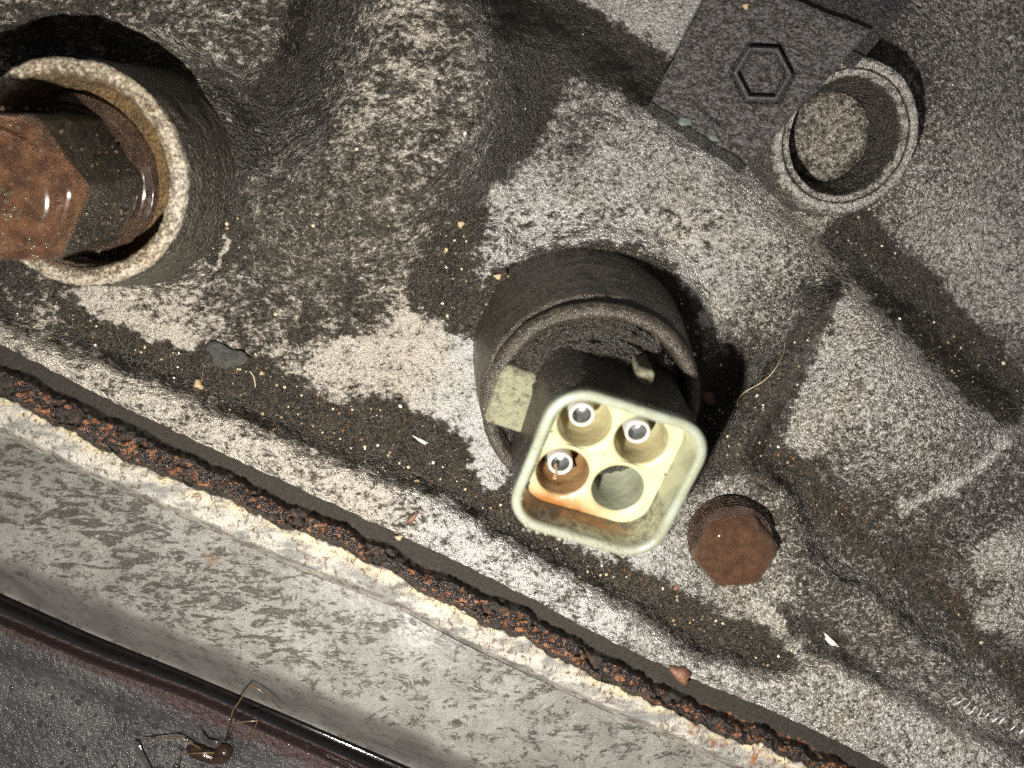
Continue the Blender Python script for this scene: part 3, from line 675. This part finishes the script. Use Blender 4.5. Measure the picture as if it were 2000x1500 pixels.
# drip and small stain marks
Vt, Ft = tube(catmull([LC(np.array(-.55), np.array(-.60), np.array(-DEP-.45)), LC(np.array(-.53), np.array(-.66), np.array(-DEP-.3)), LC(np.array(-.54), np.array(-.72), np.array(-DEP-.18))]), .035, 8)
M_drop = simple('clear_oil', (.85, .55, .35), .05, 0., (.8, .5, .3), Transmission_Weight=.7, IOR=1.45)
mk('oil_drip', Vt, Ft, M_drop, con)
def droplets(name, pts, lab):
    V = []; F = []
    for (x, y, z, s) in pts:
        b = len(V); c0 = LC(np.array(x), np.array(y), np.array(z))
        for (f, k) in ((1., -.2), (.95, .35), (.7, .75), (.3, .97)):
            for i in range(10): q = i*math.pi/5; V.append(c0+s*(f*math.cos(q)*u_+f*math.sin(q)*v_+k*.8*a_))
        for rr_ in range(3):
            for i in range(10): F.append((b+rr_*10+i, b+rr_*10+(i+1) % 10, b+(rr_+1)*10+(i+1) % 10, b+(rr_+1)*10+i))
        F.append(tuple(b+30+i for i in range(10)))
    o = mk(name, V, F, M_drop2, con); o['kind'] = 'stuff'; return o
M_drop2 = simple('clear_droplet', (.55, .54, .42), .03, 0., (.5, .48, .36), Transmission_Weight=.6, IOR=1.45)
dp = [(random.uniform(-.95, .8), random.uniform(-1.27, -1.14), -.0, random.uniform(.012, .035)) for k in range(46)]
dp += [(random.uniform(-.9, .8), random.uniform(-.9, .85), -DEP, random.uniform(.01, .024)) for k in range(60)]
dp = [d for d in dp if d[2] > -.1 or all(math.hypot(d[0]-x, d[1]-y) > WR+.03 for x, y in wells)]
dp += [(random.choice((-1, 1))*random.uniform(1.1, 1.24), random.uniform(-.8, .8), 0., random.uniform(.01, .022)) for k in range(24)]
droplets('oil_droplets', dp, '')
# base flange of the connector down in the boss, and its locking tabs
def boxl(name, pts, h0, h1, mat, parent, bev=.06, cover=0., warm=0., rnd=.0, sub=3):
    """prism over a photo-space outline, between heights; points wound clockwise in the photo"""
    import bmesh
    bm = bmesh.new(); top = [bm.verts.new(PV(a, b, h1 if not isinstance(h1, (list, tuple)) else h1[i])) for i, (a, b) in enumerate(pts)]
    k = h1 if not isinstance(h1, (list, tuple)) else max(h1)
    bot = []
    for t in top:
        bot.append(bm.verts.new(t.co+Vector((float(-A_ax.x*(k-h0)), float(-A_ax.y*(k-h0)), -(k-h0)))))
    n = len(pts); bm.faces.new(top[::-1]); bm.faces.new(bot)
    for i in range(n): bm.faces.new((top[i], top[(i+1) % n], bot[(i+1) % n], bot[i]))
    bmesh.ops.recalc_face_normals(bm, faces=bm.faces)
    bmesh.ops.bevel(bm, geom=list(bm.edges), offset=bev, segments=3, profile=.6, affect='EDGES')
    me = bpy.data.meshes.new(name); bm.to_mesh(me); bm.free()
    for p in me.polygons: p.use_smooth = True
    for kk, vq in (('cover', cover), ('warm', warm), ('rust', 0.)):
        at = me.attributes.new(kk, 'FLOAT', 'POINT'); at.data.foreach_set('value', np.full(len(me.vertices), vq, np.float32))
    me.materials.append(mat); o = bpy.data.objects.new(name, me); C.objects.link(o)
    if parent is not None: o.parent = parent; o.matrix_parent_inverse = parent_inv(parent)
    return o
boxl('locking_tab', [(982, 711), (1072, 742), (1050, 858), (944, 824)], 1.35, 2.35, M_tab, con, .09, cover=.12)
boxl('guide_rib', [(1244, 716), (1280, 727), (1268, 786), (1234, 776)], 1.6, 3.05, M_tab, con, .05, cover=.40)
mb = dirty('grimy_collar', metal=(.16, .14, .11), s1=6, s2=16, rgrime=.28)
cc_ = bc+A_ax*(-.13)
lathe('mounting_collar', [(1.60, -.5, 1.2), (1.55, -.14, 1.2), (1.44, .02, .95), (1.30, -.02, .9), (1.22, .16, .85), (1.12, .42, .9), (.9, .6, .9)], cc_, A_ax, mb, con, 220, .13, seed=44, fine=5)

# ------------------------------------------------------------------ big rusty bolt in the left boss
M_hex = dirty('bolt_dark_steel', metal=(.085, .075, .055), tan=(.11, .07, .04), grime=(.022, .021, .016), grime2=(.05, .045, .034), s1=2, s2=9, rmetal=.25, rgrime=.22, metallic=.4, flake=.012, grain=.006)
def m_rust(name, a, b, c, metallic=.55, rough=.33, sc=6):
    t = NT(name); vi = t.coord()
    col = t.mix(t.rng(t.noise(vi, sc*.4, 4, .6), .35, .65), a, b)
    col = t.mix(t.rng(t.noise(vi, sc*2.2, 5, .7), .52, .68), col, c)
    hh = t.math('ADD', t.math('MULTIPLY', t.noise(vi, 15, 6, .78), .075), t.math('MULTIPLY', t.noise(vi, 48, 3, .7), .05))
    return t.set(Base_Color=col, Metallic=metallic, Roughness=rough, Normal=t.bump(hh, 1., 1.), Coat_Weight=.6, Coat_Roughness=.17)
M_copper = m_rust('bolt_rust_copper', (0.0975, 0.0468, 0.026), (0.234, 0.1105, 0.0546), (0.026, 0.0195, 0.0156), .5, .30, 9)
M_brown = m_rust('bolt_brown', (0.095, 0.0427, 0.0209), (0.152, 0.0712, 0.0333), (0.038, 0.0228, 0.0152), .3, .40, 14)
bb = thing('hex_flange_bolt', 'large rusty hex bolt blurred in the recessed boss at the left edge', 'bolt', tuple(PV(165, 352, 1.7)))
q0 = PV(143, 350, 1.78); q1 = PV(-15, 372, 4.1); ab = (q1-q0).normalized(); Lq = (q1-q0).length
q0n = q0
lathe('bolt_flange', [(1.42, -.25, .9), (1.42, -.02, .8), (1.36, .08, .6), (1.26, .10, .55), (1.20, .02, .9), (1.16, .03, .7), (1.10, .10, .6), (1.0, .12, .8), (.96, .04, 1.1), (.9, .03, 1.1)], q0n, ab, m_rust('flange_rust', (.06, .032, .022), (.12, .075, .045), (.02, .014, .012), .4, .25, 14), bb, 160, .02, fine=4)
HROT = R(30)
def hexr(th, r0, rnd=.12):
    k = np.cos(np.pi/6)/np.cos(((th+np.pi/6) % (np.pi/3))-np.pi/6)
    return r0*np.minimum(k, 1-rnd*.35)
def hexlathe(name, prof, cen, axis, rot, mat, parent, N=120, cover=0., rnd=.2, up=(0, 1, 0), jit=.0):
    """prof: (r, z, hexness)"""
    u, v, a = frame(axis, up); u, v, a = map(np.array, (u, v, a)); th = np.linspace(0, 2*np.pi, N, endpoint=False)
    V = []
    for r, z, hx in prof:
        rr = hexr(th+rot, r, rnd)*hx+r*(1-hx)
        if jit: rr = rr+jit*fbm(np.cos(th)*r*100, np.sin(th)*r*100+z*90, 30, 6, 3)
        V.append(np.array(cen)+(rr*np.cos(th))[:, None]*u+(rr*np.sin(th))[:, None]*v+z*a)
    return mk(name, np.array(V), gridf(len(prof), N, True), mat, parent, dict(cover=cover, warm=.5, rust=0.))
hexlathe('hex_sides', [(1.22, .0, 1)]+[(1.22-.02*k/12, Lq*(.05+.80*k/12), 1) for k in range(13)], q0n, ab, HROT, M_hex, bb, cover=.7, rnd=.1, jit=.02)
hexlathe('hex_chamfer', [(1.20, Lq*.85, 1), (1.20, Lq*.87, 1), (1.17, Lq*.91, .9), (1.08, Lq*.955, .6), (.96, Lq*.975, .3), (.86, Lq*.965, 0)], q0n, ab, HROT, M_copper, bb, rnd=.1, jit=.02)
hexlathe('washer_face', [(.88, Lq*.95, 0), (.88, Lq*1.0, 0), (.85, Lq*1.03, 0), (.76, Lq*1.05, 0), (.5, Lq*1.045, 0), (.3, Lq*1.04, 0), (.001, Lq*1.04, 0)], q0n, ab, HROT, M_copper, bb, jit=.01)

u, v, a = (np.array(q) for q in frame(ab)); V = []; F = []
for k in range(170):
    th = random.uniform(-1.9, 1.9); zf = random.random()
    if k < 90: rr_ = random.uniform(.15, 1.05); z = Lq*(1.045 if rr_ < .84 else .975); nrm = a
    else: rr_ = 1.2*.93; z = Lq*random.uniform(.1, .85); nrm = u*math.cos(th)+v*math.sin(th)
    c0 = np.array(q0n)+rr_*(math.cos(th)*u+math.sin(th)*v)+z*a; s_ = random.uniform(.012, .034); b = len(V)
    for i in range(4):
        for j in range(8):
            ph = -.5+i*.65; V.append(c0+s_*(math.cos(ph)*(math.cos(j*math.pi/4)*u+math.sin(j*math.pi/4)*v)+math.sin(ph)*a))
    for i in range(3):
        for j in range(8): F.append((b+i*8+j, b+i*8+(j+1) % 8, b+(i+1)*8+(j+1) % 8, b+(i+1)*8+j))
    F.append(tuple(b+24+j for j in range(8)))
o = mk('glint_beads', V, F, simple('glint_bead', (.10, .07, .04), .08, 0., (.06, .045, .03)), bb); o['kind'] = 'stuff'  # beads added to the bolt to give bright blurred glints

# ------------------------------------------------------------------ small brown bolt at the lower right
sb = thing('small_hex_bolt', 'small brown hex bolt sunk in the casting pad right of the connector', 'bolt', tuple(PV(1430, 1070, .6)))
s1_ = PV(1442, 1093, 1.08); s0_ = PV(1426, 1056, .5); asb = (s1_-s0_).normalized(); Ls = (s1_-s0_).length
hexlathe('bolt_head', [(.79, -.35, 1), (.80, Ls*.4, 1), (.79, Ls*.62, 1), (.78, Ls*.68, 1), (.68, Ls*.93, 1), (.63, Ls*.985, .95), (.57, Ls*1.0, .9), (.45, Ls*.99, .5), (.3, Ls*1.0, 0), (.001, Ls*1.0, 0)], s0_, asb, R(22), M_brown, sb, 96, rnd=.10, jit=.04)
thr = []
for k in range(5): thr += [(.73, -.30+k*.085), (.775, -.27+k*.085), (.735, -.235+k*.085)]
lathe('lock_washer', [(p[0], p[1], .6) for p in thr]+[(.6, .2, .6)], s0_+Vector((-.045, .05, 0.16)), asb, m_rust('washer_rust', (.06, .035, .025), (.13, .08, .06), (.02, .015, .013), .5, .25), sb, 96, .012)

# ------------------------------------------------------------------ black bracket at the top
br = thing('black_bracket', 'black textured bracket plate with embossed hexagon, overlapping the round boss at the top', 'bracket', tuple(PV(1480, 150, 1.)))
def slab(name, q, hgt, thick, mat, parent, n=150, rag=None, hfun=None, rr=9, cover=.6):
    """q: four photo corners (a b c d), bilinear; rounded edges, ragged outline"""
    s = np.linspace(0, 1, n); S, T = np.meshgrid(s, s); a, b, c, d = [np.array(p, float) for p in q]
    X = (a[0]*(1-S)+b[0]*S)*(1-T)+(d[0]*(1-S)+c[0]*S)*T; Y = (a[1]*(1-S)+b[1]*S)*(1-T)+(d[1]*(1-S)+c[1]*S)*T
    if rag is not None:
        X = X+rag*fbm(X, Y, 45, 5, 4); Y = Y+rag*fbm(X, Y, 45, 6, 4)
    W1 = math.dist(a, b); W2 = math.dist(a, d)
    e = np.minimum(np.minimum(S, 1-S)*W1, np.minimum(T, 1-T)*W2)
    H = hgt-.07*(1-np.clip(e/rr, 0, 1))**2+.03*fbm(X, Y, 26, 8, 4)
    if hfun is not None: H = H+hfun(X, Y)
    V = P(X, Y, H).reshape(-1, 3); F = [gridf(n, n)]
    if hfun is not None: cv0 = (cover-.10+5.5*np.clip(-hfun(X, Y), 0, .2)-2.5*np.clip(hfun(X, Y), 0, .2)).ravel()  # grooves painted darker and ridge lighter, in place of shading
    else: cv0 = np.full(n*n, cover)
    ring = np.concatenate([np.arange(n), np.arange(1, n)*n+n-1, (n-1)*n+np.arange(n-2, -1, -1), np.arange(n-2, 0, -1)*n])
    m_ = len(ring); base = len(V); lay = [ring]; VV = [V]
    for k in range(1, 7):
        f = k/6; Vr = V[ring].copy(); Vr[:, 2] -= thick*f
        Vr[:, :2] += .025*np.stack([perlin(ring*7., ring*0.+k*9, 20, 3), perlin(ring*7., ring*0.+k*9, 20, 4)], 1)
        VV.append(Vr); lay.append(base+(k-1)*m_+np.arange(m_))
    for r1, r2 in zip(lay[:-1], lay[1:]):
        F.append(np.stack([r1, np.roll(r1, -1), np.roll(r2, -1), r2], 1))
    V = np.concatenate(VV); F = np.concatenate(F)[:, ::-1]
    return mk(name, V, F, mat, parent, dict(cover=np.concatenate([cv0, np.full(len(V)-n*n, cover+.2)]), warm=.2, rust=0.))
def hexemb(X, Y):
    dx, dy = X-1490, Y-143; th = np.arctan2(dy, dx*1.03); r = np.hypot(dx*1.03, dy)
    k = np.cos(np.pi/6)/np.cos(((th+R(28)+np.pi/6) % (np.pi/3))-np.pi/6); rh = r/k/1.02
    e = .15*np.exp(-((rh-54)/5.)**2)-.10*np.exp(-((rh-63)/4.)**2)-.075*np.exp(-((rh-46)/3.5)**2)
    e = e-.05*np.exp(-((rh-12)/4.)**2)+.05*np.exp(-(rh/7.)**2)
    e = e-.05*np.exp(-((np.abs((X-1360)*.64+(Y-205)*-.77))/3.5)**2)*((X > 1345) & (X < 1420) & (Y > 150) & (Y < 260))
    return e
slab('bracket_plate', [(1408, -60), (1272, 196), (1461, 322), (1700, 60)], 1.55, .55, M_brkt, br, 300, 5, hexemb, cover=.5)
slab('bracket_arm', [(1560, -120), (1500, -10), (1690, 108), (1830, -60)], 1.28, .7, M_brkt, br, 120, 4, cover=.85)
M_green = simple('pale_green_paint', (.11, .13, .11), .4, 0., (.07, .085, .075), .01, 20)
for pts in ([(1330, 228), (1350, 232), (1353, 243), (1335, 247), (1324, 240)], [(1382, 262), (1400, 264), (1408, 278), (1388, 274)]):
    o = boxl('exposed_paint', pts, 1.35, 1.575, M_green, br, .03)

# ------------------------------------------------------------------ loose things
M_grit = None
def grit(name, n, mats, sampler, smin, smax, label, cat):
    V = []; F = []; T = []
    base = [Vector(v) for v in ((1, 0, 0), (-1, 0, 0), (0, 1, 0), (0, -1, 0), (0, 0, 1), (0, 0, -1))]
    fc = [(0, 2, 4), (2, 1, 4), (1, 3, 4), (3, 0, 4), (2, 0, 5), (1, 2, 5), (3, 1, 5), (0, 3, 5)]
    for k in range(n):
        px, py, h = sampler(); p = PV(px, py, h); s = smin+(smax-smin)*random.random()**2.4; b = len(V)
        an = random.random()*6.28; ca, sa = math.cos(an), math.sin(an); st_ = random.uniform(.6, 1.4)
        tn = random.random()
        for v in base:
            q = Vector((v.x*st_, v.y, v.z*.6))*s*random.uniform(.75, 1.2)
            V.append(p+Vector((q.x*ca-q.y*sa, q.x*sa+q.y*ca, q.z+s*.3))); T.append(tn)
        F += [tuple(b+i for i in f) for f in fc]
    o = mk(name, V, F, mats, None, dict(warm=T), smooth=False); tag(o, label, cat, kind='stuff'); return o
tg = NT('grit'); gcol = tg.n('ShaderNodeValToRGB'); tg.l(tg.attr('warm'), gcol.inputs[0]); cr = gcol.color_ramp
cr.interpolation = 'CONSTANT'
cr.elements[0].color = (.035, .028, .02, 1); cr.elements[1].position = .55; cr.elements[1].color = (.30, .22, .12, 1)
for pos, c in ((.68, (.10, .085, .06, 1)), (.8, (.55, .45, .30, 1)), (.93, (.30, .13, .05, 1)), (.965, (.75, .72, .62, 1))):
    e = cr.elements.new(pos); e.color = c
M_grit = tg.set(Base_Color=gcol.outputs[0], Roughness=.45)
# points on the dirty parts of the casting
flat = np.flatnonzero(((Cc > .85) & keep & (X0 > 0) & (X0 < 2000) & (Y0 > 420)).ravel())
flat2 = np.flatnonzero((keep & (X0 > 0) & (X0 < 2000) & (Y0 > 0)).ravel())
def samp_dirt():
    i = flat[random.randrange(len(flat))] if random.random() < .8 else flat2[random.randrange(len(flat2))]
    return float(X0.ravel()[i]), float(Y0.ravel()[i]), float(Hc.ravel()[i])
grit('grit', 2200, M_grit, samp_dirt, .008, .038, 'fine tan and orange grit scattered in the grimy hollows of the casting', 'grit')
# fine fibres stuck in the grime
def fuzz(n):
    V = []; F = []
    for k in range(n):
        i = flat[random.randrange(len(flat))]; px, py, h = float(X0.ravel()[i]), float(Y0.ravel()[i]), float(Hc.ravel()[i])
        p = PV(px, py, h+.01); L = random.uniform(.03, .15); an = random.gauss(.5, 1.1); d = Vector((math.cos(an), math.sin(an), random.uniform(-.05, .5)))*L
        bend = Vector((-d.y, d.x, 0))*random.uniform(-.3, .3); wv = Vector((-math.sin(an), math.cos(an), 0))*.0028; b = len(V)
        for q, ww in ((p, 1), (p+d*.5+bend, .9), (p+d, .4)): V += [q-wv*ww, q+wv*ww, q+Vector((0, 0, .006))]
        for s in (0, 3):
            F += [(b+s, b+s+3, b+s+5, b+s+2), (b+s+2, b+s+5, b+s+4, b+s+1), (b+s+1, b+s+4, b+s+3, b+s)]
    o = mk('lint_fibres', V, F, simple('lint', (.24, .20, .14), .4, 0., (.12, .10, .07)), None, {}); tag(o, 'short pale lint fibres caught in the black grime', 'lint', kind='stuff')
fuzz(2300)
M_hair = simple('pale_hair', (.50, .42, .27), .35)
def hair(pts, label, r=.009, dh=.05):
    q = [onsurf(a, b, dh) for a, b in pts]; Vt, Ft = tube(catmull(q, 8), r, 5)
    o = mk('stray_hair', Vt, Ft, M_hair); tag(o, label, 'hair', 'stray hairs on the casting')
hair([(1533, 668), (1530, 690), (1513, 722), (1490, 745), (1456, 765), (1441, 782), (1441, 793)], 'long pale curved hair lying on the dark rib')
hair([(488, 725), (496, 737), (499, 756)], 'short straight straw-like hair in the dirt band left of centre', .014)
# a few larger chips
def chip(px, py, rx, ry, an, mat, name, label, cat, th=.05, cast_=True, h=None):
    c = onsurf(px, py, .02) if h is None else PV(px, py, h); n = 14; V = []; F = []
    ca, sa = math.cos(an), math.sin(an)
    for k, (f, z) in enumerate(((1., -.5), (1., .2), (.75, .8), (.35, 1.))):
        for i in range(n):
            t = 2*math.pi*i/n; j = 1+.22*math.sin(3*t+px)+.1*math.sin(5*t+py)
            x, y = rx*f*j*math.cos(t), ry*f*j*math.sin(t); V.append(c+Vector((x*ca-y*sa, x*sa+y*ca, z*th)))
    for k in range(3):
        for i in range(n): F.append((k*n+i, k*n+(i+1) % n, (k+1)*n+(i+1) % n, (k+1)*n+i))
    F.append(tuple(3*n+i for i in range(n)))
    o = mk(name, V, F, mat, None, dict(cover=0., warm=0.)); tag(o, label, cat); return o
M_white = simple('white_flake', (0.72, 0.702, 0.63), .35)
M_sand = simple('sand_grain', (.38, .29, .17), .4, 0., (.27, .18, .09), .02, 20)
M_rustf = simple('rust_flake', (.10, .038, .020), .45, 0., (.16, .08, .045), .03, 16)
chip(1628, 1257, .26, .055, -.75, M_white, 'metal_chip', 'long bright white chip in the dark hollow at lower right', 'chip')
chip(822, 860, .16, .035, -.5, M_white, 'metal_chip', 'thin white crescent chip in the dirt band left of the connector', 'chip')
chip(387, 752, .085, .11, .2, M_sand, 'sand_grain', 'large yellow sand grain at the edge of the dirt band, far left', 'grain', .08)
chip(900, 438, .075, .065, .4, M_sand, 'sand_grain', 'orange-tan grain in the dark hollow above the small nub', 'grain', .07)
chip(973, 540, .08, .06, 0, M_sand, 'sand_grain', 'pale tan grain beside the dark pit above the connector', 'grain', .05)
chip(512, 729, .05, .045, 0, M_sand, 'sand_grain', 'small orange grain next to the straw-like hair', 'grain', .05)
chip(1547, 24, .045, .045, 0, M_white, 'white_speck', 'cream speck on the upper part of the black bracket', 'speck', .04, h=1.6) if False else None
chip(1457, 12, .05, .05, 0, M_sand, 'sand_grain', 'cream grain on the upper edge of the black bracket', 'grain', .04, h=1.58)
chip(194, 494, .055, .045, 0, M_white, 'white_speck', 'round white speck inside the left bolt recess', 'speck', .05, h=1.42)
chip(1380, 775, .22, .10, -.5, M_rustf, 'rust_flake', 'reddish brown flake right of the connector boss', 'flake', .07)
chip(1330, 1318, .20, .14, -.6, M_rustf, 'rust_flake', 'reddish brown flake at the gasket edge, lower right', 'flake', .1, h=.98)
chip(1322, 1148, .07, .06, 0, M_rustf, 'rust_flake', 'small rust dot left of the small bolt', 'flake', .03)
chip(806, 1012, .14, .05, .9, M_rustf, 'rust_flake', 'slim red-brown flake on the grey flange, mid left', 'flake', .04)
chip(779, 1050, .07, .05, .1, M_sand, 'sand_grain', 'tan grain on the edge of the grey flange', 'grain', .05)
# grey worn patch in the dirt band
chip(440, 695, .42, .22, -.35, simple('dull_sealant', (.060, .058, .050), .5, 0., (.025, .024, .020), .05, 24), 'sealant_smear', 'dull grey-green smear in the dirt band at left', 'smear', .012)

# ------------------------------------------------------------------ crane fly stuck in the oil
fly = thing('dead_crane_fly', 'dead long-legged crane fly stuck in the oil at bottom left', 'insect', tuple(PV(410, 1462, -.3)))
M_fly = simple('fly_body', (.012, .007, .005), .15, 0., (.03, .015, .008), .01, 20)
M_leg = simple('fly_leg', (.10, .062, .030), .25, 0., (.05, .03, .015))
M_wing = simple('fly_wing', (.07, .06, .055), .06, 0., (.04, .035, .03), Transmission_Weight=.5)
hb = -.22
def flyt(name, pts, rad, mat, n=8, k=6, par=fly):
    q = catmull([PV(a, b, h) for a, b, h in pts], k); rr = np.interp(np.linspace(0, 1, len(q)), np.linspace(0, 1, len(rad)), rad)
    Vt, Ft = tube(q, list(rr), n); return mk(name, Vt, Ft, mat, par)
flyt('body', [(365, 1462, hb), (380, 1466, hb+.04), (400, 1474, hb+.06), (420, 1480, hb+.06), (434, 1474, hb+.1), (442, 1464, hb+.12), (446, 1458, hb+.12)], [.03, .12, .14, .11, .17, .15, .05], M_fly, 12)
for pts in ([(441, 1447, hb+.1), (455, 1387, hb+.5), (491, 1336, hb+.95), (520, 1357, hb+.9), (549, 1384, hb+.6)],
            [(447, 1442, hb+.1), (459, 1411, hb+.4), (503, 1408, hb+.5), (492, 1438, hb+.3), (480, 1463, hb+.1)],
            [(392, 1462, hb+.1), (351, 1439, hb+.25), (310, 1442, hb+.15), (279, 1445, hb+.1)],
            [(428, 1470, hb+.15), (390, 1471, hb+.22), (352, 1472, hb+.22), (348, 1510, hb+.1)],
            [(439, 1467, hb+.15), (428, 1484, hb+.2), (417, 1508, hb+.15)]):
    q = [PV(*p) for p in pts]; Vt, Ft = tube(q, [.022]+[.016]*(len(q)-2)+[.008], 6); mk('leg', Vt, Ft, M_leg, fly)
def wing(pts, name='wing'):
    n = len(pts); c = np.mean(np.array(pts), 0); V = []; F = []
    for f, dz in ((1, 0), (.7, .03), (.01, .035)):
        for i, p in enumerate(pts): V.append(PV(c[0]+(p[0]-c[0])*f, c[1]+(p[1]-c[1])*f, hb+.08+dz+.03*math.sin(i)))
    for k in range(2):
        for i in range(n): F.append((k*n+i, k*n+(i+1) % n, (k+1)*n+(i+1) % n, (k+1)*n+i))
    mk(name, V, F, M_wing, fly)
wing([(383, 1420), (391, 1418), (398, 1436), (412, 1446), (428, 1446), (432, 1456), (420, 1462), (402, 1456), (388, 1444)])
wing([(262, 1446), (272, 1450), (280, 1470), (296, 1500), (310, 1530), (290, 1525), (272, 1490), (260, 1462)])
# bubbles in the oil
def hplate(px, py): return float(hpl(np.array([px]), np.array([py]), np.array([.5]))[0])
V = []; F = []
for k in range(330):
    px = random.uniform(0, 620) if random.random() < .4 else random.gauss(330, 150); py = random.uniform(1270, 1510)
    if py < float(E8(px))+25 or (k > 60 and random.random() < .2): continue
    p = PV(px, py, hplate(px, py)); s = random.uniform(.012, .06)*random.random()+.012; b = len(V)
    for (f, z) in ((1.3, -.1), (1.0, .35), (.7, .75), (.25, .95)):
        for i in range(8): t = i*math.pi/4; V.append(p+Vector((f*s*math.cos(t), f*s*math.sin(t), z*s*.9)))
    for r in range(3):
        for i in range(8): F.append((b+r*8+i, b+r*8+(i+1) % 8, b+(r+1)*8+(i+1) % 8, b+(r+1)*8+i))
    F.append(tuple(b+24+i for i in range(8)))
o = mk('oil_bubbles', V, F, simple('oil_bubble', (.02, .018, .018), .04, 0., (.03, .028, .028)), None, {}); tag(o, 'tiny glossy bubbles in the oil film', 'bubbles', kind='stuff')
